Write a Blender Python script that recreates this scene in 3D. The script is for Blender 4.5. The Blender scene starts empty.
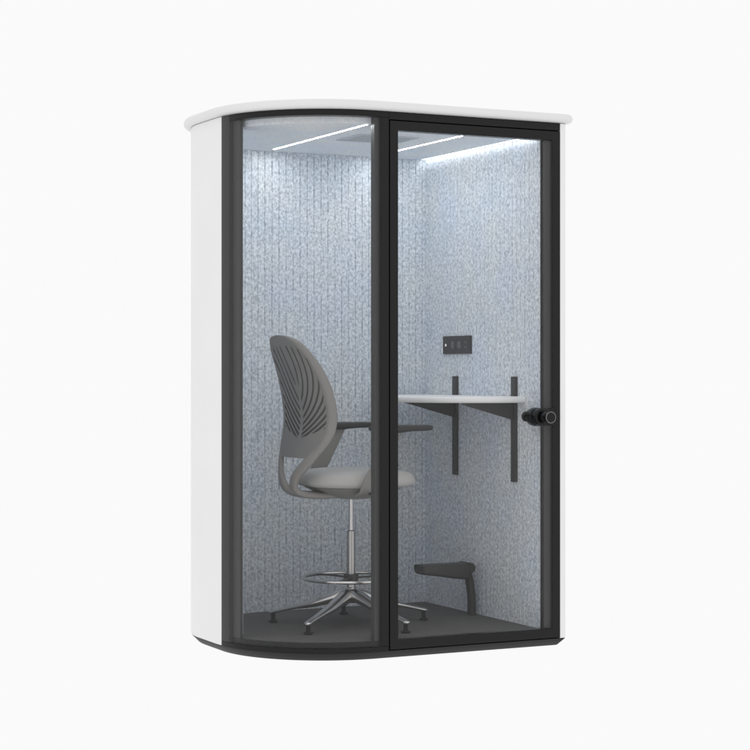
import bpy, bmesh, math, random
from mathutils import Vector, Matrix

PI = math.pi
G = 1.160            # eye height above the surface the booth stands on
C = bpy.context.scene.collection
sc = bpy.context.scene


# ------------------------------------------------------------------ materials
def new_mat(name):
    m = bpy.data.materials.new(name)
    m.use_nodes = True
    nt = m.node_tree
    nt.nodes.clear()
    return m, nt, nt.nodes.new('ShaderNodeOutputMaterial')


def principled(name, col, rough=0.5, metal=0.0, spec=0.5, noise=0.0, nscale=60.0,
               bump=0.0, bscale=300.0, rough_var=0.0):
    m, nt, out = new_mat(name)
    p = nt.nodes.new('ShaderNodeBsdfPrincipled')
    p.inputs['Base Color'].default_value = (*col, 1)
    p.inputs['Roughness'].default_value = rough
    p.inputs['Metallic'].default_value = metal
    p.inputs['Specular IOR Level'].default_value = spec
    tc = nt.nodes.new('ShaderNodeTexCoord')
    if noise > 0:
        n = nt.nodes.new('ShaderNodeTexNoise')
        n.inputs['Scale'].default_value = nscale
        n.inputs['Detail'].default_value = 5
        nt.links.new(tc.outputs['Object'], n.inputs['Vector'])
        r = nt.nodes.new('ShaderNodeValToRGB')
        r.color_ramp.elements[0].position = 0.3
        r.color_ramp.elements[1].position = 0.7
        r.color_ramp.elements[0].color = (*[c * (1 - noise) for c in col], 1)
        r.color_ramp.elements[1].color = (*[min(1, c * (1 + noise)) for c in col], 1)
        nt.links.new(n.outputs['Fac'], r.inputs['Fac'])
        nt.links.new(r.outputs['Color'], p.inputs['Base Color'])
    if rough_var > 0:
        n = nt.nodes.new('ShaderNodeTexNoise')
        n.inputs['Scale'].default_value = 9
        n.inputs['Detail'].default_value = 6
        nt.links.new(tc.outputs['Object'], n.inputs['Vector'])
        mr = nt.nodes.new('ShaderNodeMapRange')
        mr.inputs['To Min'].default_value = rough - rough_var
        mr.inputs['To Max'].default_value = rough + rough_var
        nt.links.new(n.outputs['Fac'], mr.inputs['Value'])
        nt.links.new(mr.outputs['Result'], p.inputs['Roughness'])
    if bump > 0:
        n = nt.nodes.new('ShaderNodeTexNoise')
        n.inputs['Scale'].default_value = bscale
        n.inputs['Detail'].default_value = 4
        nt.links.new(tc.outputs['Object'], n.inputs['Vector'])
        b = nt.nodes.new('ShaderNodeBump')
        b.inputs['Strength'].default_value = bump
        b.inputs['Distance'].default_value = 0.002
        nt.links.new(n.outputs['Fac'], b.inputs['Height'])
        nt.links.new(b.outputs['Normal'], p.inputs['Normal'])
    nt.links.new(p.outputs['BSDF'], out.inputs['Surface'])
    return m


def felt(name, dark, light, stretch=(1, 1, 1), scale=95.0):
    """pressed felt: short pale and grey fibres matted together"""
    m, nt, out = new_mat(name)
    p = nt.nodes.new('ShaderNodeBsdfPrincipled')
    p.inputs['Roughness'].default_value = 0.95
    p.inputs['Specular IOR Level'].default_value = 0.1
    p.inputs['Sheen Weight'].default_value = 0.1
    tc = nt.nodes.new('ShaderNodeTexCoord')
    mp = nt.nodes.new('ShaderNodeMapping')
    mp.inputs['Scale'].default_value = stretch
    nt.links.new(tc.outputs['Object'], mp.inputs['Vector'])
    n1 = nt.nodes.new('ShaderNodeTexNoise')
    n1.inputs['Scale'].default_value = scale
    n1.inputs['Detail'].default_value = 5
    n1.inputs['Roughness'].default_value = 0.75
    n1.inputs['Distortion'].default_value = 0.12
    nt.links.new(mp.outputs['Vector'], n1.inputs['Vector'])
    r1 = nt.nodes.new('ShaderNodeValToRGB')
    e = r1.color_ramp.elements
    e[0].position, e[0].color = 0.38, (*dark, 1)
    e[1].position, e[1].color = 0.60, (*light, 1)
    nt.links.new(n1.outputs['Fac'], r1.inputs['Fac'])
    # broad, faint mottling, slightly bluer or greyer wool
    n2 = nt.nodes.new('ShaderNodeTexNoise')
    n2.inputs['Scale'].default_value = 5.0
    n2.inputs['Detail'].default_value = 4
    nt.links.new(mp.outputs['Vector'], n2.inputs['Vector'])
    r2 = nt.nodes.new('ShaderNodeValToRGB')
    e = r2.color_ramp.elements
    e[0].position, e[0].color = 0.35, (0.93, 0.96, 1.0, 1)
    e[1].position, e[1].color = 0.65, (1.0, 1.0, 0.98, 1)
    nt.links.new(n2.outputs['Fac'], r2.inputs['Fac'])
    mx = nt.nodes.new('ShaderNodeMix')
    mx.data_type = 'RGBA'
    mx.blend_type = 'MULTIPLY'
    mx.inputs[0].default_value = 1
    nt.links.new(r1.outputs['Color'], mx.inputs[6])
    nt.links.new(r2.outputs['Color'], mx.inputs[7])
    nt.links.new(mx.outputs[2], p.inputs['Base Color'])
    b = nt.nodes.new('ShaderNodeBump')
    b.inputs['Strength'].default_value = 0.6
    b.inputs['Distance'].default_value = 0.003
    nt.links.new(n1.outputs['Fac'], b.inputs['Height'])
    nt.links.new(b.outputs['Normal'], p.inputs['Normal'])
    nt.links.new(p.outputs['BSDF'], out.inputs['Surface'])
    return m


def glass(name, tint, ior=1.22):
    m, nt, out = new_mat(name)
    t = nt.nodes.new('ShaderNodeBsdfTransparent')
    t.inputs['Color'].default_value = (*tint, 1)
    g = nt.nodes.new('ShaderNodeBsdfGlossy')
    g.inputs['Roughness'].default_value = 0.01
    f = nt.nodes.new('ShaderNodeFresnel')
    f.inputs['IOR'].default_value = ior
    mx = nt.nodes.new('ShaderNodeMixShader')
    ge = nt.nodes.new('ShaderNodeNewGeometry')          # the pane reflects once, on its outer face
    iv = nt.nodes.new('ShaderNodeMath')
    iv.operation = 'SUBTRACT'
    iv.inputs[0].default_value = 1.0
    nt.links.new(ge.outputs['Backfacing'], iv.inputs[1])
    mu = nt.nodes.new('ShaderNodeMath')
    mu.operation = 'MULTIPLY'
    nt.links.new(f.outputs['Fac'], mu.inputs[0])
    nt.links.new(iv.outputs['Value'], mu.inputs[1])
    nt.links.new(mu.outputs['Value'], mx.inputs['Fac'])
    nt.links.new(t.outputs['BSDF'], mx.inputs[1])
    nt.links.new(g.outputs['BSDF'], mx.inputs[2])
    nt.links.new(mx.outputs['Shader'], out.inputs['Surface'])
    return m


def emitter(name, col, s):
    m, nt, out = new_mat(name)
    e = nt.nodes.new('ShaderNodeEmission')
    e.inputs['Color'].default_value = (*col, 1)
    e.inputs['Strength'].default_value = s
    nt.links.new(e.outputs['Emission'], out.inputs['Surface'])
    return m


M = dict(
    white=principled('white_lacquer', (0.825, 0.825, 0.825), 0.38, spec=0.25, noise=0.012, nscale=3, rough_var=0.06),
    roof=principled('roof_lacquer', (0.765, 0.765, 0.765), 0.4, spec=0.25, noise=0.012, nscale=3, rough_var=0.06),
    post=principled('black_post_painted_sheen', (0.036, 0.036, 0.036), 0.4, spec=0.25, rough_var=0.05),  # black frame post; its grazing reflection is put into the lighter colour
    black=principled('black_powder_coat', (0.0100, 0.0100, 0.0100), 0.30, spec=0.22, bump=0.06, bscale=900, rough_var=0.05),
    lip=principled('dark_grey_profile', (0.055, 0.054, 0.053), 0.5, spec=0.25),
    seal=principled('black_rubber_seal', (0.004, 0.004, 0.004), 0.8, spec=0.05),
    plinth=principled('charcoal_plinth', (0.022, 0.022, 0.022), 0.5, spec=0.2, bump=0.05, bscale=700),
    felt=felt('ribbed_blue_grey_felt', (0.43, 0.47, 0.52), (0.88, 0.91, 0.945), (1, 1, 0.8), 86),
    ceil=felt('ceiling_felt', (0.76, 0.79, 0.83), (0.90, 0.925, 0.95), (1, 0.8, 1), 70),
    carpet=principled('charcoal_carpet', (0.135, 0.133, 0.130), 0.95, spec=0.05, noise=0.25, nscale=260, bump=0.4, bscale=420),
    glass=glass('tinted_booth_glass', (0.962, 0.962, 0.964), 1.42),
    led=emitter('led_diffuser', (0.94, 0.975, 1.0), 66.0),
    led_wall=emitter('led_wall_diffuser', (0.94, 0.975, 1.0), 7.0),
    grille=principled('grey_grille', (0.60, 0.63, 0.67), 0.6, spec=0.2),
    gap=principled('grille_cavity', (0.14, 0.15, 0.165), 0.8, spec=0.1),
    table=principled('pale_laminate', (0.82, 0.82, 0.82), 0.4, spec=0.3, noise=0.015, nscale=20),
    dark=principled('dark_steel', (0.050, 0.049, 0.048), 0.45, spec=0.3, rough_var=0.05),
    gloss=principled('black_anodised', (0.004, 0.004, 0.004), 0.25, spec=0.28),
    ring=principled('knob_edge_ring', (0.22, 0.22, 0.22), 0.25, metal=1.0),
    shell=principled('warm_grey_plastic', (0.26, 0.253, 0.242), 0.45, spec=0.3, bump=0.05, bscale=800, rough_var=0.05),
    slot=principled('dark_slot_lining', (0.095, 0.093, 0.09), 0.7, spec=0.1),
    fabric=principled('light_grey_upholstery', (0.50, 0.492, 0.48), 0.9, spec=0.1, noise=0.10, nscale=420, bump=0.5, bscale=600),
    pad=principled('dark_arm_pad', (0.036, 0.036, 0.036), 0.55, spec=0.3),
    chrome=principled('polished_steel', (0.66, 0.65, 0.64), 0.24, metal=1.0, rough_var=0.05),
    satin=principled('satin_steel', (0.46, 0.45, 0.44), 0.30, metal=1.0, rough_var=0.06),
    rubber=principled('rubber_glide', (0.02, 0.02, 0.02), 0.6, spec=0.2),
    socket=principled('socket_insert', (0.11, 0.11, 0.11), 0.5),
    indicator=emitter('usb_indicator', (1.0, 0.98, 0.92), 0.75),
)


# -------------------------------------------------------------------- helpers
def link(name, me, mat, parent=None, smooth=True, bevel=0.0, seg=2, angle=35):
    o = bpy.data.objects.new(name, me)
    C.objects.link(o)
    for mm in (mat if isinstance(mat, (list, tuple)) else [mat]):
        me.materials.append(mm)
    if smooth:
        for p in me.polygons:
            p.use_smooth = True
        if not bevel:
            me.set_sharp_from_angle(angle=math.radians(angle))
    if bevel:
        b = o.modifiers.new('bevel', 'BEVEL')
        b.width = bevel
        b.segments = seg
        b.limit_method = 'ANGLE'
        b.angle_limit = math.radians(40)
        b.harden_normals = True
        for p in me.polygons:
            p.use_smooth = True
        me.set_sharp_from_angle(angle=math.radians(50))
    if parent:
        o.parent = parent
    return o


class MB:
    def __init__(self):
        self.bm = bmesh.new()

    def face(self, vs, mi=0):
        try:
            f = self.bm.faces.new(vs)
            f.material_index = mi
            return f
        except ValueError:
            return None

    def loops(self, rings, close=True, cap=True, mi=0):
        """skin a stack of rings (lists of 3-D points)"""
        R = [[self.bm.verts.new(p) for p in r] for r in rings]
        n = len(R[0])
        for a, b in zip(R[:-1], R[1:]):
            for i in range(n if close else n - 1):
                j = (i + 1) % n
                self.face([a[i], a[j], b[j], b[i]], mi)
        if cap:
            self.face(list(reversed(R[0])), mi)
            self.face(R[-1], mi)
        return R

    def box(self, x0, x1, y0, y1, z0, z1, mi=0):
        z0 += G; z1 += G
        self.loops([[(x0, y0, z0), (x1, y0, z0), (x1, y1, z0), (x0, y1, z0)],
                    [(x0, y0, z1), (x1, y0, z1), (x1, y1, z1), (x0, y1, z1)]], mi=mi)

    def prism(self, pts, z0, z1, mi=0):
        self.loops([[(x, y, z0 + G) for x, y in pts], [(x, y, z1 + G) for x, y in pts]], mi=mi)

    def cyl(self, p0, p1, r0, r1=None, n=32, mi=0):
        r1 = r0 if r1 is None else r1
        p0, p1 = Vector(p0), Vector(p1)
        d = (p1 - p0).normalized()
        a = d.orthogonal().normalized()
        b = d.cross(a)
        self.loops([[p + (a * math.cos(t) + b * math.sin(t)) * r for t in [2 * PI * k / n for k in range(n)]]
                    for p, r in ((p0, r0), (p1, r1))], mi=mi)

    def lathe(self, prof, origin, axis=(0, 0, 1), n=40, mi=0, closed=False):
        d = Vector(axis).normalized()
        a = d.orthogonal().normalized()
        b = d.cross(a)
        o = Vector(origin)
        rings = [[o + d * h + (a * math.cos(t) + b * math.sin(t)) * max(r, 1e-4)
                  for t in [2 * PI * k / n for k in range(n)]] for r, h in prof]
        if closed:
            rings.append(rings[0])
            self.loops(rings, cap=False, mi=mi)
            bmesh.ops.remove_doubles(self.bm, verts=self.bm.verts, dist=1e-6)
        else:
            self.loops(rings, mi=mi)

    def sweep(self, path, wh, up=(0, 0, 1), n=16, power=2.6, mi=0):
        """superellipse cross-sections (full width, full height) along a path of 3-D points"""
        path = [Vector(p) for p in path]
        up = Vector(up)
        rings = []
        for i, p in enumerate(path):
            t = (path[min(i + 1, len(path) - 1)] - path[max(i - 1, 0)]).normalized()
            s = t.cross(up).normalized()
            u = s.cross(t).normalized()
            w, h = wh[i] if isinstance(wh, list) else wh
            ring = []
            for k in range(n):
                a = 2 * PI * k / n
                c, q = math.cos(a), math.sin(a)
                ring.append(p + s * (w / 2 * math.copysign(abs(c) ** (2 / power), c))
                            + u * (h / 2 * math.copysign(abs(q) ** (2 / power), q)))
            rings.append(ring)
        self.loops(rings, mi=mi)

    def build(self, name, mat, parent=None, **k):
        bmesh.ops.recalc_face_normals(self.bm, faces=self.bm.faces)
        me = bpy.data.meshes.new(name)
        self.bm.to_mesh(me)
        self.bm.free()
        return link(name, me, mat, parent, **k)


def spline(pts, n=8):
    """Catmull-Rom through tuples of any length"""
    P = [pts[0]] + list(pts) + [pts[-1]]
    out = []
    for i in range(1, len(P) - 2):
        for k in range(n):
            t = k / n
            out.append(tuple(0.5 * (2 * b + (c - a) * t + (2 * a - 5 * b + 4 * c - d) * t * t
                                    + (3 * b - a - 3 * c + d) * t ** 3)
                             for a, b, c, d in zip(P[i - 1], P[i], P[i + 1], P[i + 2])))
    out.append(tuple(pts[-1]))
    return out


def lerp_table(tab, x):
    tab = sorted(tab)
    if x <= tab[0][0]:
        return tab[0][1]
    for (a, va), (b, vb) in zip(tab, tab[1:]):
        if x <= b:
            return va + (vb - va) * (x - a) / (b - a)
    return tab[-1][1]


def empty(name, loc, label, cat, group=None):
    o = bpy.data.objects.new(name, None)
    C.objects.link(o)
    o.location = loc
    o.empty_display_size = 0.1
    o['label'] = label
    o['category'] = cat
    if group:
        o['group'] = group
    return o


def adopt(root):
    """children were built in world space: keep them where they are under their Empty"""
    bpy.context.view_layer.update()
    for ch in [o for o in bpy.data.objects if o.parent == root]:
        ch.matrix_parent_inverse = root.matrix_world.inverted()


# ------------------------------------------------------- plan of the booth
U1, V1 = 0.037, 1.175          # right side, back
UL = -1.360                    # left side
RF, RB = 0.500, 0.480          # big round corners, front left and back left
CF = (UL + RF, RF)
CB = (UL + RB, V1 - RB)


def outline(d, n=40):
    """body outline moved inward by d (outward when negative), anticlockwise from above"""
    pts = []
    for (cx, cy, r, a0, a1, sx, sy) in ((U1 - 0.022, 0.022, 0.022, -PI / 2, 0, 1, -1),
                                        (U1 - 0.05, V1 - 0.05, 0.05, 0, PI / 2, 1, 1),
                                        (CB[0], CB[1], RB, PI / 2, PI, -1, 1),
                                        (CF[0], CF[1], RF, PI, 1.5 * PI, -1, -1)):
        rr = r - d
        if rr < 0.004:
            k = rr - 0.004
            cx, cy, rr = cx + sx * k, cy + sy * k, 0.004
        m = n if r > 0.2 else 8
        for i in range(m + 1):
            a = a0 + (a1 - a0) * i / m
            pts.append((cx + rr * math.cos(a), cy + rr * math.sin(a)))
    return pts


HP = PI / 2


def T(u):                       # parameter on the front path for a flat position u
    return HP + (u - CF[0])


def front(t, d):
    """front path: t < pi/2 runs round the curved corner, beyond it along the flat front"""
    if t <= HP:
        r = RF - d
        return (CF[0] - r * math.cos(t), CF[1] - r * math.sin(t))
    return (CF[0] + (t - HP), d)


def strip(t0, t1, d0, d1):
    """plan polygon between two offsets of the front path"""
    ts = [t0]
    if t0 < HP:
        e = min(t1, HP)
        n = max(2, int((e - t0) / 0.03))
        ts += [t0 + (e - t0) * (i + 1) / n for i in range(n)]
    if t1 > HP:
        ts.append(t1)
    return [front(t, d0) for t in ts] + [front(t, d1) for t in reversed(ts)]


# --------------------------------------------------------------- the setting
g = MB()
nn = 96
ring0 = [(-0.4 + 160 * math.cos(2 * PI * k / nn), 0.5 + 160 * math.sin(2 * PI * k / nn), -0.002) for k in range(nn)]
g.face([g.bm.verts.new(p) for p in ring0])
m, nt, out = new_mat('translucent_shadowless_ground')       # made-up light table: world light from beneath hides the booth's shadow
tr = nt.nodes.new('ShaderNodeBsdfTranslucent')
tr.inputs['Color'].default_value = (1, 1, 1, 1)
nt.links.new(tr.outputs['BSDF'], out.inputs['Surface'])
gr = g.build('ground', m, smooth=False)
gr['kind'] = 'structure'
gr['label'] = 'seamless white ground under the booth, made translucent so no shadow shows'

# ----------------------------------------------------------------- the booth
booth = empty('phone_booth', (-0.66, 0.58, 0),
              'white and black one person phone booth with a rounded glass corner and a glass door', 'phone booth')

FT = 0.12                     # where the glazing starts on the curved corner (angle)
# outer side and back panels, one sweep from the glazing round the back to the right front edge
def shell_path(d):
    p = []
    n = 6
    for i in range(n + 1):
        a = PI + FT * (1 - i / n)
        p.append((CF[0] + (RF - d) * math.cos(a), CF[1] + (RF - d) * math.sin(a)))
    for i in range(41):
        a = PI - HP * i / 40
        p.append((CB[0] + (RB - d) * math.cos(a), CB[1] + (RB - d) * math.sin(a)))
    for i in range(9):
        a = HP - HP * i / 8
        r = max(0.05 - d, 0.004)
        k = min(0.05 - d - 0.004, 0)
        p.append((U1 - 0.05 + k + r * math.cos(a), V1 - 0.05 + k + r * math.sin(a)))
    return p


def front_right(d):
    if d == 0:
        r = 0.022
        return [(U1 - r + r * math.cos(a), r + r * math.sin(a)) for a in [-HP * i / 8 for i in range(9)]] + [(0.0015, 0.0)]
    return [(U1 - d, 0.05), (0.0015, 0.05)]


o_ = shell_path(0) + front_right(0)
i_ = shell_path(0.034) + [(0.003, 0.06), (0.0015, 0.05)]
s = MB()
zs0, zs1 = -1.126, 1.044
bo = [[s.bm.verts.new((x, y, z + G)) for x, y in o_] for z in (zs0, zs1)]
bi = [[s.bm.verts.new((x, y, z + G)) for x, y in i_] for z in (zs0, zs1)]
for A in (bo, bi):
    for i in range(len(A[0]) - 1):
        s.face([A[0][i], A[0][i + 1], A[1][i + 1], A[1][i]])
for k in (0, -1):
    s.face([bo[0][k], bi[0][k], bi[1][k], bo[1][k]])
s.build('outer_wall', M['white'], booth, angle=60)

# roof slab with a bullnose edge
s = MB()
rings = []
zc, hh = 1.0645, 0.0185
prof = [(0.06, -hh), (0.012, -hh)]
for k in range(13):
    a = -HP + PI * k / 12
    prof.append((-0.012 - 0.0185 * math.cos(a), hh * math.sin(a)))
prof += [(0.02, hh + 0.001), (0.10, hh + 0.003), (0.25, hh + 0.004)]
for d, dz in prof:
    rings.append([(x, y, zc + dz + G) for x, y in outline(d)])
s.loops(rings)
s.build('roof', M['roof'], booth, angle=60)

# plinth, tapering inward to the ground
s = MB()
s.loops([[(x, y, z + G) for x, y in outline(d)] for d, z in ((0.034, -1.160), (0.030, -1.158), (0.004, -1.132), (0.002, -1.1275))])
s.build('plinth', M['plinth'], booth)

# floor and ceiling
s = MB()
s.loops([[(x, y, z + G) for x, y in outline(0.037)] for z in (-1.127, -1.088)])
s.build('carpet_floor', M['carpet'], booth)
s = MB()
s.loops([[(x, y, z + G) for x, y in outline(0.046)] for z in (0.9955, 1.035)])
s.build('ceiling_panel', M['ceil'], booth)

# ribbed felt lining: a grooved profile pulled up to the ceiling
def groove_path(pts, pitch=0.035, gw=0.0042, gd=0.0062, start=0.012):
    """pts: fine plan polyline, lining on its left side; returns polyline with V grooves cut to the right"""
    L = [0]
    for a, b in zip(pts, pts[1:]):
        L.append(L[-1] + math.dist(a, b))

    def at(sv):
        for i in range(len(pts) - 1):
            if sv <= L[i + 1] or i == len(pts) - 2:
                f = (sv - L[i]) / (L[i + 1] - L[i])
                dx, dy = pts[i + 1][0] - pts[i][0], pts[i + 1][1] - pts[i][1]
                q = math.hypot(dx, dy)
                return (pts[i][0] + dx * f, pts[i][1] + dy * f), (dy / q, -dx / q)
    out = [pts[0]]
    sv = start
    while sv + gw < L[-1] - 0.004:
        for ds, dep in ((-gw / 2, 0), (-gw / 5, gd), (gw / 5, gd), (gw / 2, 0)):
            p, nrm = at(sv + ds)
            out.append((p[0], p[1], nrm[0] * dep, nrm[1] * dep, round(sv / pitch)))
        for ds in (pitch * 0.33, pitch * 0.66):
            if sv + ds < L[-1]:
                out.append(at(sv + ds)[0])
        sv += pitch
    out.append(pts[-1])
    return out


UR, VB = -0.071, 1.081        # felt faces: right wall and back wall
zf0, zf1 = -1.0885, 0.996
right = [(UR, VB), (UR, 0.0425)]
rb = 0.385
back = [(UL + 0.095, 0.43), (UL + 0.095, VB - rb)]
back += [(UL + 0.095 + rb - rb * math.cos(a), VB - rb + rb * math.sin(a)) for a in [HP * i / 30 for i in range(1, 31)]]
back += [(UR, VB)]
for nm, pts, st, gw_ in (('felt_lining', right, 0.02, 0.0075), ('felt_lining', back, 0.015, 0.0046)):
    # the room lies on the right-hand side of both polylines, so grooves go to the left
    gp = groove_path(list(reversed(pts)), start=st, gw=gw_)
    s = MB()
    rnd = random.Random(7)
    rows = []
    nzr = 110
    for i in range(nzr + 1):
        z = zf0 + (zf1 - zf0) * i / nzr
        jit = {}
        row = []
        for q in gp:
            if len(q) == 2:
                row.append((q[0], q[1], z + G))
            else:                       # fibres bridge the groove here and there
                k = jit.setdefault(q[4], max(0.04, min(1.25, rnd.gauss(0.62, 0.42))))
                row.append((q[0] + q[2] * k, q[1] + q[3] * k, z + G))
        rows.append(row)
    s.loops(rows, close=False, cap=False)
    ob = s.build(nm, M['felt'], booth, smooth=False)
    sol = ob.modifiers.new('thickness', 'SOLIDIFY')
    sol.thickness = 0.0012
    sol.offset = 0

# black front frame: header, sill, mullion and left post, with the inner profile seen behind the glass
s = MB()
tm0, tm1 = T(-0.8437), T(-0.8075)
ta0, ta1 = FT, 0.245
tend = T(0.0)
s.prism(strip(ta1 + 0.0002, tm1, 0.0, 0.055), 1.021, 1.0445)        # head over the curved glass
s.prism(strip(tm1 + 0.0001, tend, 0.0, 0.055), 1.0135, 1.0445)      # head over the door
s.prism(strip(ta0, tm1, 0.0, 0.055), -1.1265, -1.108)        # sill under the curved glass
s.prism(strip(tm0, tm1, 0.0, 0.050), -1.1078, 1.0208)
s.prism(strip(ta1 + 0.0003, tm0 - 0.0003, 0.0135, 0.0360), -1.1078, -1.0872)
s.prism(strip(tm1 + 0.02, tend - 0.04, 0.0415, 0.0440), -1.1235, -1.0868)
s.build('front_frame', M['black'], booth, bevel=0.0012, seg=1)
s = MB()
s.prism(strip(ta0, ta1, 0.0, 0.050), -1.1078, 1.0445)
s.build('corner_post', M['post'], booth, bevel=0.0012, seg=1)
s = MB()
s.prism(strip(tm0 - 0.0270, tm0 - 0.0003, 0.016, 0.050), -1.107, 1.020)
s.prism(strip(ta1 + 0.0003, 0.345, 0.016, 0.030), -1.107, 1.020)
s.build('inner_profile', M['lip'], booth, bevel=0.001, seg=1)
s = MB()
s.prism(strip(tm1, tm1 + 0.0038, 0.012, 0.040), -1.126, 1.0135)
s.prism(strip(tm1 + 0.0039, tend - 0.002, 0.014, 0.040), 1.0095, 1.0133)
s.prism(strip(tm1 + 0.0039, tend - 0.002, 0.014, 0.050), -1.1266, -1.1235)
s.build('door_seal', M['seal'], booth, smooth=False)
s = MB()
s.prism(strip(ta1 + 0.001, tm0 - 0.0005, 0.0008, 0.0085), -1.1075, 1.0205)
s.build('curved_glass', M['glass'], booth, angle=40)

# door: frame as the part, glass and handle as its sub-parts
DU0, DU1, DZ0, DZ1, DW = -0.8035, -0.0005, -1.1230, 1.0095, 0.0365
s = MB()


def rect(u0, u1, z0, z1, v):
    return [(u0, v, z0 + G), (u1, v, z0 + G), (u1, v, z1 + G), (u0, v, z1 + G)]


R = [rect(DU0, DU1, DZ0, DZ1, -0.002), rect(DU0 + DW, DU1 - DW, DZ0 + DW + 0.003, DZ1 - DW - 0.002, -0.002),
     rect(DU0 + DW, DU1 - DW, DZ0 + DW + 0.003, DZ1 - DW - 0.002, 0.040), rect(DU0, DU1, DZ0, DZ1, 0.040)]
R.append(R[0])
s.loops(R, cap=False)
bmesh.ops.remove_doubles(s.bm, verts=s.bm.verts, dist=1e-6)
door = s.build('door', M['black'], booth, bevel=0.0015, seg=1)
s = MB()
s.box(DU0 + DW + 0.0005, DU1 - DW - 0.0005, -0.001, 0.007, DZ0 + DW + 0.0035, DZ1 - DW - 0.0025)
s.build('door_glass', M['glass'], door, smooth=False)
s = MB()
s.box(DU1 - DW - 0.034, DU1 - DW - 0.0006, 0.0125, 0.0200, DZ0 + DW + 0.004, DZ1 - DW - 0.003)
s.build('inner_profile', M['lip'], door, bevel=0.001, seg=1)
# through-handle: barrel, outer and inner knobs
hu, hz = -0.100, -0.193 + G
s = MB()
A = (0, -1, 0)
s.lathe([(0.0, 0.0), (0.034, 0.0), (0.0385, 0.004), (0.0395, 0.020), (0.0385, 0.034), (0.034, 0.039), (0.0, 0.039)], (hu, 0.0025, hz), A, 48)
s.lathe([(0.0, 0.0), (0.034, 0.0), (0.0385, 0.004), (0.0395, 0.03), (0.036, 0.045), (0.030, 0.052), (0.0, 0.052)], (hu, 0.0115, hz), (0, 1, 0), 48)
s.lathe([(0.0, 0.0), (0.0175, 0.0), (0.0175, 0.016), (0.0, 0.016)], (hu, -0.0365, hz), A, 40)
s.lathe([(0.0, 0.0), (0.023, 0.0), (0.0242, 0.0015), (0.0242, 0.036), (0.0228, 0.0385), (0.017, 0.0392), (0.0, 0.0392)], (hu, -0.0500, hz), A, 48)
s.lathe([(0.0, 0.0), (0.016, 0.0), (0.016, 0.014), (0.0215, 0.016), (0.0225, 0.018), (0.0225, 0.044), (0.0, 0.046)], (hu, 0.0635, hz), (0, 1, 0), 40)
# rose bridging onto the stile
s.loops([[(hu + 0.02 + (0.035 if c > 0 else 0.0) + 0.037 * c, v, hz + 0.037 * q) for c, q in
          [(math.cos(2 * PI * k / 40), math.sin(2 * PI * k / 40)) for k in range(40)]] for v in (-0.010, -0.0035)])
handle = s.build('handle', M['gloss'], door, angle=30)
for v0, r in ((-0.0893, 0.0236), (-0.0497, 0.0240), (0.1100, 0.0220)):
    s = MB()
    s.lathe([(r - 0.0022, -0.0006), (r + 0.0006, -0.0006), (r + 0.0006, 0.0012), (r - 0.0022, 0.0012)], (hu, v0, hz), A, 48, closed=True)
    s.build('knob_ring', M['ring'], handle)
adopt(booth)

# -------------------------------------------------------------- ceiling items
zc_ = 0.9955
for (u, w, v0, v1, lab, mt) in ((-0.880, 0.0100, 0.055, 1.000, 'thin white strip light in the ceiling above the chair', 'led'),
                                (-0.360, 0.0100, 0.055, 1.000, 'thin white strip light in the ceiling above the desk edge', 'led'),
                                (-0.0850, 0.018, 0.055, 1.072, 'bright strip light tucked in the corner of ceiling and right wall', 'led_wall')):
    t = empty('strip_light', (u, (v0 + v1) / 2, zc_ + G), lab, 'ceiling light', 'strip lights in the booth ceiling')
    s = MB()
    s.box(u - w / 2, u + w / 2, v0, v1, zc_ - 0.0012, zc_ - 0.0006)
    s.build('diffuser', M[mt], t, smooth=False)
    s = MB()
    for a, b in ((u - w / 2 - 0.0022, u - w / 2 - 0.0002), (u + w / 2 + 0.0002, u + w / 2 + 0.0022)):
        s.box(a, b, v0, v1, zc_ - 0.0013, zc_ - 0.0004)
    s.box(u - w / 2 - 0.0022, u + w / 2 + 0.0022, v1 + 0.0002, v1 + 0.002, zc_ - 0.0013, zc_ - 0.0004)
    s.build('channel', M['white'], t, smooth=False)
    adopt(t)
t = empty('ceiling_vent', (-0.62, 0.45, zc_ + G), 'grey slatted air vent in the booth ceiling between two strip lights', 'vent')
vu0, vu1, vv0, vv1 = -0.77, -0.50, 0.34, 0.56
s = MB()
s.box(vu0, vu1, vv0, vv1, zc_ - 0.0020, zc_ - 0.0006)
s.build('cavity', M['gap'], t, smooth=False)
s = MB()
n = 12
for k in range(n):
    u = vu0 + 0.008 + (vu1 - vu0 - 0.016) * (k + 0.2) / n
    s.box(u, u + 0.0125, vv0 + 0.004, vv1 - 0.004, zc_ - 0.0042, zc_ - 0.0022)
s.build('slats', M['grille'], t, smooth=False)
s = MB()
for a in ((vu0 - 0.006, vu1 + 0.006, vv0 - 0.006, vv0 + 0.001), (vu0 - 0.006, vu1 + 0.006, vv1 - 0.001, vv1 + 0.006),
          (vu0 - 0.006, vu0 + 0.006, vv0 + 0.0012, vv1 - 0.0012), (vu1 - 0.006, vu1 + 0.006, vv0 + 0.0012, vv1 - 0.0012)):
    s.box(*a, zc_ - 0.0044, zc_ - 0.0005)
s.build('frame', M['grille'], t, smooth=False)
adopt(t)

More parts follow.
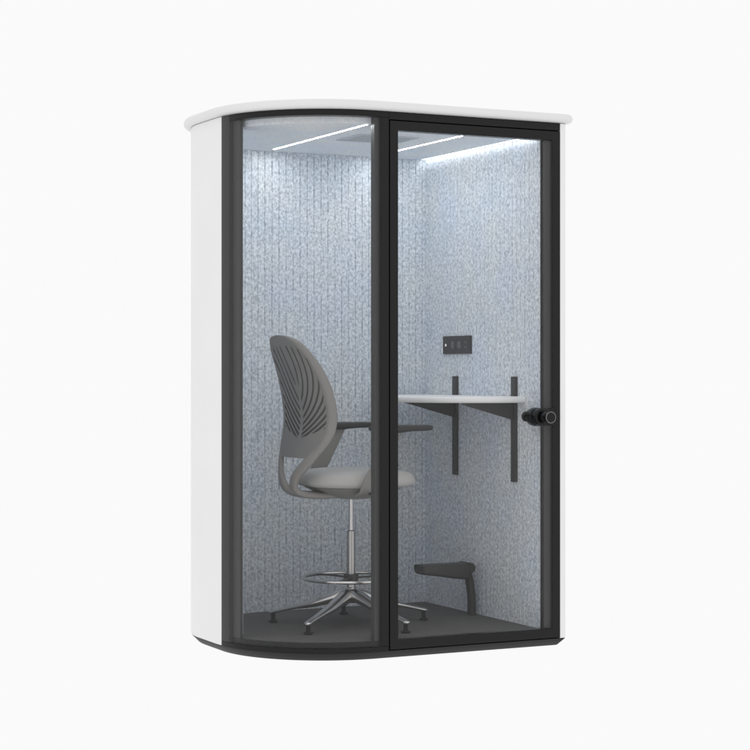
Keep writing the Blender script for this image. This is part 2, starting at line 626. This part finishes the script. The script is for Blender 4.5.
# ---------------------------------------------------------------- power panel
t = empty('power_panel', (UR, 0.757, 0.119 + G), 'black power and USB socket panel on the felt wall above the desk', 'socket panel')
s = MB()
s.box(UR - 0.009, UR + 0.006, 0.628, 0.888, 0.078, 0.160)
s.build('faceplate', M['dark'], t, bevel=0.002)
for v in (0.792, 0.732):
    s = MB()
    s.lathe([(0.0, 0), (0.0175, 0), (0.0185, 0.0012), (0.0150, 0.0020), (0.0, 0.0012)], (UR - 0.0092, v, 0.119 + G), (-1, 0, 0), 32)
    s.build('socket', M['socket'], t)
for z in (0.130, 0.108):
    s = MB()
    s.box(UR - 0.0106, UR - 0.0092, 0.660, 0.680, z - 0.004, z + 0.004)
    s.build('usb_port', M['socket'], t, smooth=False)
s = MB()
s.lathe([(0.0, 0), (0.0062, 0), (0.0062, 0.001), (0.0, 0.0018)], (UR - 0.0094, 0.858, 0.119 + G), (-1, 0, 0), 24)
s.build('indicator_light', M['indicator'], t)
adopt(t)

# ----------------------------------------------------------------------- desk
t = empty('wall_desk', (UR, 0.59, -0.125 + G), 'half round white desk held on two black brackets on the right felt wall', 'desk')
s = MB()
a_, b_ = 0.445, 0.445        # depth from the wall, half length
zt0, zt1 = -0.1365, -0.1095
rings = []
for dd, z in ((0.012, zt0), (0.004, zt0 + 0.002), (0.0, zt0 + 0.008), (0.0, zt1 - 0.008), (0.003, zt1 - 0.002), (0.010, zt1)):
    ring = []
    for k in range(61):
        a = -HP + PI * k / 60
        p = 2.25
        c, q = math.cos(a), math.sin(a)
        ring.append((UR - 0.002 - (a_ - dd) * abs(c) ** (2 / p), 0.605 + (b_ - dd) * math.copysign(abs(q) ** (2 / p), q), z + G))
    rings.append(ring)
s.loops(rings)
s.build('tabletop', M['table'], t, angle=60)
for v, zt, zb in ((0.772, -0.0235, -0.474), (0.246, -0.0245, -0.479)):
    s = MB()
    s.box(UR - 0.014, UR + 0.003, v - 0.0185, v + 0.0185, zb, zt0 - 0.0005)
    s.box(UR - 0.014, UR + 0.003, v - 0.0185, v + 0.0185, zt1 + 0.0005, zt)
    s.build('wall_rail', M['dark'], t, bevel=0.0015)
    s = MB()
    w = 0.004
    pr = [(UR - 0.0145, zt0 - 0.001), (UR - 0.265, zt0 - 0.001), (UR - 0.265, zt0 - 0.007), (UR - 0.0145, -0.211)]
    s.loops([[(x, y, z + G) for x, z in pr] for y in (v - w, v + w)])
    pr = [(UR - 0.0145, zt0 - 0.0008), (UR - 0.27, zt0 - 0.0008), (UR - 0.27, zt0 - 0.0048), (UR - 0.0145, zt0 - 0.0048)]
    s.build('bracket', M['dark'], t, smooth=False)
adopt(t)

# -------------------------------------------------------------------- footrest
t = empty('footrest', (-0.118, 0.567, -1.088 + G), 'black footrest bar on a single post by the right wall under the desk', 'footrest')
s = MB()
pa = spline([(-0.112, 0.560, -1.0885 + G), (-0.112, 0.560, -1.02 + G), (-0.120, 0.560, -0.95 + G), (-0.136, 0.560, -0.885 + G), (-0.146, 0.560, -0.862 + G)], 6)
s.sweep(pa, (0.040, 0.030), up=(1, 0, 0), power=4)
s.build('post', M['dark'], t)
s = MB()
rings = []
for u, h, dep, dz in ((-0.375, 0.022, 0.075, 0.002), (-0.379, 0.034, 0.092, 0), (-0.372, 0.042, 0.10, 0), (-0.30, 0.052, 0.10, 0), (-0.22, 0.066, 0.10, 0), (-0.165, 0.072, 0.10, 0), (-0.155, 0.066, 0.095, 0)):
    ring = []
    zt = -0.852 - dz
    for k in range(28):
        a = 2 * PI * k / 28
        c, q = math.cos(a), math.sin(a)
        ring.append((u, 0.556 + dep / 2 * math.copysign(abs(c) ** 0.35, c), zt - h / 2 + h / 2 * math.copysign(abs(q) ** 0.35, q) + G))
    rings.append(ring)
s.loops(rings)
s.build('foot_bar', M['dark'], t, angle=40)
s = MB()
s.cyl((-0.141, 0.513, -0.874 + G), (-0.141, 0.607, -0.874 + G), 0.024)
s.build('pivot', M['dark'], t, bevel=0.003)
adopt(t)

# ----------------------------------------------------------------------- chair
CU, CV = -0.7335, 0.5085
FL = -1.088
chair = empty('drafting_chair', (CU, CV, FL + G), 'grey high drafting chair with slotted backrest, armrests and chrome foot ring', 'chair')
YAW = math.radians(3.0)


def P3(x, y, z):
    """chair coordinates (x forward, y to its left, z relative to the eye) to the world"""
    return Vector((CU + x * math.cos(YAW) - y * math.sin(YAW), CV + x * math.sin(YAW) + y * math.cos(YAW), z + G))


# backrest shell with cut grooves
W = [(0.150, 0.0), (0.1485, 0.045), (0.143, 0.080), (0.133, 0.110), (0.116, 0.138), (0.09, 0.163), (0.05, 0.188), (0.0, 0.208), (-0.06, 0.224), (-0.13, 0.233),
     (-0.20, 0.235), (-0.255, 0.228), (-0.30, 0.210), (-0.335, 0.186), (-0.355, 0.165), (-0.362, 0.150), (-0.365, 0.135)]
UCs = [(0.150, -0.352), (0.143, -0.340), (0.12, -0.322), (0.08, -0.302), (0.03, -0.278), (-0.03, -0.255), (-0.10, -0.236), (-0.18, -0.224), (-0.25, -0.228), (-0.31, -0.246), (-0.365, -0.268)]
ucs = spline(sorted(UCs), 8)


def slot_depth(y, z):
    """grooves that fan out from the spine like the veins of a leaf; 1 inside a groove"""
    ay = abs(y)
    w = lerp_table(W, z)
    if ay < 0.014 or ay > w * 0.80 or (z - 0.02) / 0.085 > math.sqrt(max(0, 1 - (ay / 0.2) ** 2)) or z < -0.285 + 0.25 * ay:
        return 0.0
    zt = 0.06
    q = max(0.0, (zt - z) / 0.31)
    g = -0.223 * q ** 2.5 - (1.1 * (z - zt) ** 2 if z > zt else 0)
    slope = 1.8 * q ** 1.5
    c = ay - g
    k = round((c - 0.030) / 0.040)
    if k >= 0 and abs(c - 0.030 - 0.040 * k) / math.sqrt(1 + slope * slope) < 0.0042:
        return 1.0
    return 0.0


nz, ny = 230, 220
zs = []
for i in range(nz + 1):
    t_ = i / nz
    zs.append(-0.365 + 0.515 * t_)
zs[-1] = 0.1499
bm = bmesh.new()
front_v, back_v, DP = [], [], []
for z in zs:
    w = max(lerp_table(W, z), 0.012)
    uc = lerp_table(ucs, z)
    fr, bk, dp = [], [], []
    for j in range(ny + 1):
        sx = -1 + 2 * j / ny
        y = w * sx
        bulge = 0.030 * (y / 0.235) ** 2
        edge = (max(0.0, 1 - ((1 - abs(sx)) * w / 0.022)) ** 2)
        topf = max(0.0, 1 - (0.15 - z) / 0.022) ** 2 if z > 0.128 else 0.0
        e = min(1.0, max(edge, topf))
        th = 0.026 * (1 - e) + 0.004 * e
        # rim swells to the rear, the ribbed field lies a little lower
        rim = 0.006 * (1 - min(1.0, abs((1 - abs(sx)) * w - 0.028) / 0.03)) if w > 0.05 else 0
        d = slot_depth(y, z)
        dp.append(d)
        bk.append(bm.verts.new(P3(uc + bulge - th / 2 - rim + d * 0.0045, y, z)))
        fr.append(bm.verts.new(P3(uc + bulge + th / 2, y, z)))
    back_v.append(bk)
    DP.append(dp)
    front_v.append(fr)
for i in range(nz):
    zmid = (zs[i] + zs[i + 1]) / 2
    for j in range(ny):
        f = bm.faces.new([back_v[i][j], back_v[i][j + 1], back_v[i + 1][j + 1], back_v[i + 1][j]])
        w = max(lerp_table(W, zmid), 0.012)
        if max(DP[i][j], DP[i][j + 1], DP[i + 1][j], DP[i + 1][j + 1]) > 0:
            f.material_index = 1
        bm.faces.new([front_v[i][j + 1], front_v[i][j], front_v[i + 1][j], front_v[i + 1][j + 1]])
    bm.faces.new([front_v[i][0], back_v[i][0], back_v[i + 1][0], front_v[i + 1][0]])
    bm.faces.new([back_v[i][ny], front_v[i][ny], front_v[i + 1][ny], back_v[i + 1][ny]])
for j in range(ny):
    bm.faces.new([front_v[0][j], front_v[0][j + 1], back_v[0][j + 1], back_v[0][j]])
    bm.faces.new([back_v[nz][j], back_v[nz][j + 1], front_v[nz][j + 1], front_v[nz][j]])
bmesh.ops.recalc_face_normals(bm, faces=bm.faces)
me = bpy.data.meshes.new('backrest')
bm.to_mesh(me)
bm.free()
link('backrest', me, [M['shell'], M['slot']], chair, angle=55)

# the forked back support running down and forward under the seat
s = MB()
for sd in (-1, 1):
    pa = spline([(-0.226, 0.182 * sd, -0.295), (-0.256, 0.148 * sd, -0.350), (-0.285, 0.100 * sd, -0.405), (-0.300, 0.062 * sd, -0.450),
                 (-0.292, 0.040 * sd, -0.492), (-0.250, 0.034 * sd, -0.517), (-0.170, 0.034 * sd, -0.526), (-0.06, 0.034 * sd, -0.524)], 8)
    wh = spline([(0.034, 0.012), (0.044, 0.022), (0.044, 0.024), (0.044, 0.026), (0.046, 0.028), (0.046, 0.030), (0.05, 0.028), (0.05, 0.026)], 8)
    s.sweep([P3(*p) for p in pa], wh, up=(1, 0, 0.35), n=20, power=3)
s.build('back_support', M['shell'], chair, angle=70)

# seat cushion
def slab(name, mat, x0, ax, ay, prof, p=2.5, flare=0.0):
    b = MB()
    rr = []
    for dd, z, bow in prof:
        ring = []
        for k in range(64):
            a = 2 * PI * k / 64
            c, q = math.cos(a), math.sin(a)
            x = (ax - dd) * math.copysign(abs(c) ** (2 / p), c)
            y = (ay - dd) * math.copysign(abs(q) ** (2 / p), q)
            ring.append(P3(x0 + x, y, z + bow * ((y / ay) ** 2) - (0.010 * max(0, x / ax) ** 3 if bow else 0)))
        rr.append(ring)
    b.loops(rr)
    return b.build(name, mat, chair, angle=70)


slab('seat', M['fabric'], 0.022, 0.245, 0.240,
     [(0.060, -0.492, 0), (0.030, -0.492, 0), (0.012, -0.487, 0), (0.003, -0.478, 0.002), (0.0, -0.466, 0.003), (0.003, -0.452, 0.004), (0.012, -0.439, 0.005),
      (0.028, -0.430, 0.006), (0.06, -0.4245, 0.007), (0.11, -0.423, 0.007), (0.17, -0.424, 0.006), (0.225, -0.425, 0.0)])
slab('seat_pan', M['shell'], 0.012, 0.205, 0.200,
     [(0.14, -0.546, 0), (0.10, -0.540, 0), (0.055, -0.523, 0), (0.025, -0.507, 0), (0.006, -0.498, 0), (0.0, -0.4935, 0)])

for sd in (-1, 1):
    s = MB()
    y = 0.252 * sd
    pa = spline([(-0.030, 0.120 * sd, -0.515), (-0.045, 0.190 * sd, -0.508), (-0.052, 0.238 * sd, -0.494), (-0.040, y, -0.455), (0.010, y, -0.37), (0.055, y, -0.29), (0.075, y, -0.246)], 8)
    wh = spline([(0.05, 0.018), (0.055, 0.018), (0.062, 0.020), (0.066, 0.020), (0.062, 0.018), (0.060, 0.018), (0.066, 0.018)], 8)
    s.sweep([P3(*p) for p in pa], wh, up=(0, -sd, 0.25), n=20, power=3.5)
    sup = s.build('arm_support', M['shell'], chair, angle=70)
    s = MB()
    s.sweep([P3(-0.02, 0.213 * sd, -0.505), P3(0.0, 0.213 * sd, -0.505), P3(0.075, 0.213 * sd, -0.505)], (0.045, 0.030), n=20, power=6)
    s.build('clamp', M['pad'], sup, angle=40)
    s = MB()
    rr = []
    x0, x1 = -0.045, 0.248
    prof = [(-0.045, 0.0, 0.0), (-0.043, 0.55, 0.6), (-0.034, 0.80, 0.85), (-0.015, 0.95, 1.0), (0.03, 1, 1.35), (0.09, 1, 1.35), (0.15, 1, 1.0), (0.215, 1, 0.92), (0.236, 0.85, 0.85), (0.246, 0.55, 0.6), (0.249, 0.0, 0.0)]
    for x, wf, hf in prof:
        ring = []
        for k in range(24):
            a = 2 * PI * k / 24
            c, q = math.cos(a), math.sin(a)
            hgt = 0.0160 * max(hf, 0.02) if q < 0 else 0.0115 * min(1, max(hf, 0.02))
            ring.append(P3(x, y + 0.040 * max(wf, 0.02) * math.copysign(abs(c) ** 0.6, c), -0.2375 + hgt * math.copysign(abs(q) ** 0.7, q)))
        rr.append(ring)
    s.loops(rr)
    s.build('armrest', M['pad'], chair, angle=60)

# column
def cz(z):
    return z + G


s = MB()
s.lathe([(0.0, 0), (0.0100, 0), (0.0100, 0.16), (0.0, 0.16)], (CU, CV, cz(-0.695)), n=32)
rod = s.build('lift_rod', M['chrome'], chair)
s = MB()
s.lathe([(0.0, 0), (0.0185, 0), (0.0185, 0.238), (0.0170, 0.243), (0.0130, 0.246), (0.0, 0.246)], (CU, CV, cz(-0.928)), n=40)
s.build('gas_lift', M['satin'], chair)

# foot ring with its spokes and clamp
s = MB()
RR, rt = 0.204, 0.0078
s.lathe([(RR + rt * math.cos(a), rt * math.sin(a)) for a in [2 * PI * k / 16 for k in range(16)]], (CU, CV, cz(-0.885)), n=96, closed=True)
s.build('foot_ring', M['chrome'], chair)
s = MB()
s.lathe([(0.019, -0.016), (0.030, -0.016), (0.032, -0.012), (0.032, 0.012), (0.030, 0.016), (0.019, 0.016)], (CU, CV, cz(-0.885)), n=40, closed=True)
for k in range(3):
    a = math.radians(-10 + 120 * k)
    s.sweep([(CU + r * math.cos(a), CV + r * math.sin(a), cz(-0.885 + dz)) for r, dz in ((0.028, 0.0), (0.09, 0.002), (0.15, 0.001), (0.199, -0.001))],
            (0.022, 0.008), n=12)
s.build('ring_clamp', M['dark'], chair)

# five-star base
s = MB()
s.lathe([(0.0, -0.992), (0.026, -0.992), (0.034, -0.985), (0.037, -0.965), (0.034, -0.948), (0.028, -0.938), (0.026, -0.930), (0.022, -0.926), (0.0, -0.926)],
        (CU, CV, G), n=48)
s.build('base_hub', M['chrome'], chair)
for k in range(5):
    a = math.radians(-2.4 + 72 * k)
    ca, sa = math.cos(a), math.sin(a)
    s = MB()
    prof = spline([(0.012, -0.955, 0.044, 0.056), (0.050, -0.964, 0.048, 0.054), (0.10, -0.979, 0.046, 0.045), (0.17, -1.000, 0.041, 0.034),
                   (0.25, -1.018, 0.031, 0.020), (0.32, -1.035, 0.025, 0.018), (0.352, -1.043, 0.024, 0.018), (0.362, -1.046, 0.014, 0.010)], 6)
    s.sweep([(CU + r * ca, CV + r * sa, z + G) for r, z, _, _ in prof], [(w * 1.25, h) for _, _, w, h in prof], n=20, power=2.4)
    leg = s.build('leg', M['chrome'], chair, angle=60)
    s = MB()
    o = (CU + 0.345 * ca, CV + 0.345 * sa, G)
    s.lathe([(0.0, -1.0875), (0.017, -1.0875), (0.0195, -1.085), (0.019, -1.080), (0.010, -1.076), (0.009, -1.066), (0.009, -1.046), (0.0, -1.046)], o, n=28)
    s.build('glide', M['rubber'], leg)
adopt(chair)

# --------------------------------------------------------------------- camera
YAWC = math.radians(26.4)
cam = bpy.data.cameras.new('camera')
co = bpy.data.objects.new('camera', cam)
C.objects.link(co)
cx, cd = 0.780, 7.905
co.location = (-cx * math.cos(YAWC) - cd * math.sin(YAWC), cx * math.sin(YAWC) - cd * math.cos(YAWC), G)
co.rotation_euler = (PI / 2, 0, -YAWC)
cam.sensor_width = 36
cam.lens = 1874 / 750 * 36
cam.shift_y = -4.0 / 750
cam.clip_end = 1000
sc.camera = co

# ------------------------------------------------------------------- lighting
w = bpy.data.worlds.new('World')
sc.world = w
w.use_nodes = True
bg = w.node_tree.nodes['Background']
bg.inputs['Color'].default_value = (1, 1, 1, 1)
bg.inputs['Strength'].default_value = 0.956            # the white studio all round

ld = bpy.data.lights.new('added_softbox', 'AREA')  # unseen lamp, added to shade the roof edge and left panel
ld.shape = 'RECTANGLE'
ld.size, ld.size_y = 3.0, 2.0
ld.energy = 14
lo = bpy.data.objects.new('added_softbox', ld)
C.objects.link(lo)
lo.location = (-3.2, -3.6, 5.2)
lo.rotation_euler = (Vector((-0.7, 0.3, 1.3)) - lo.location).to_track_quat('-Z', 'Y').to_euler()

vs = sc.view_settings
vs.view_transform = 'Standard'
vs.look = 'None'
vs.exposure = 0
vs.gamma = 1
sc.cycles.use_denoising = True
sc.cycles.max_bounces = 12
sc.cycles.diffuse_bounces = 6
sc.cycles.transparent_max_bounces = 16
sc.cycles.caustics_reflective = False
sc.cycles.caustics_refractive = False
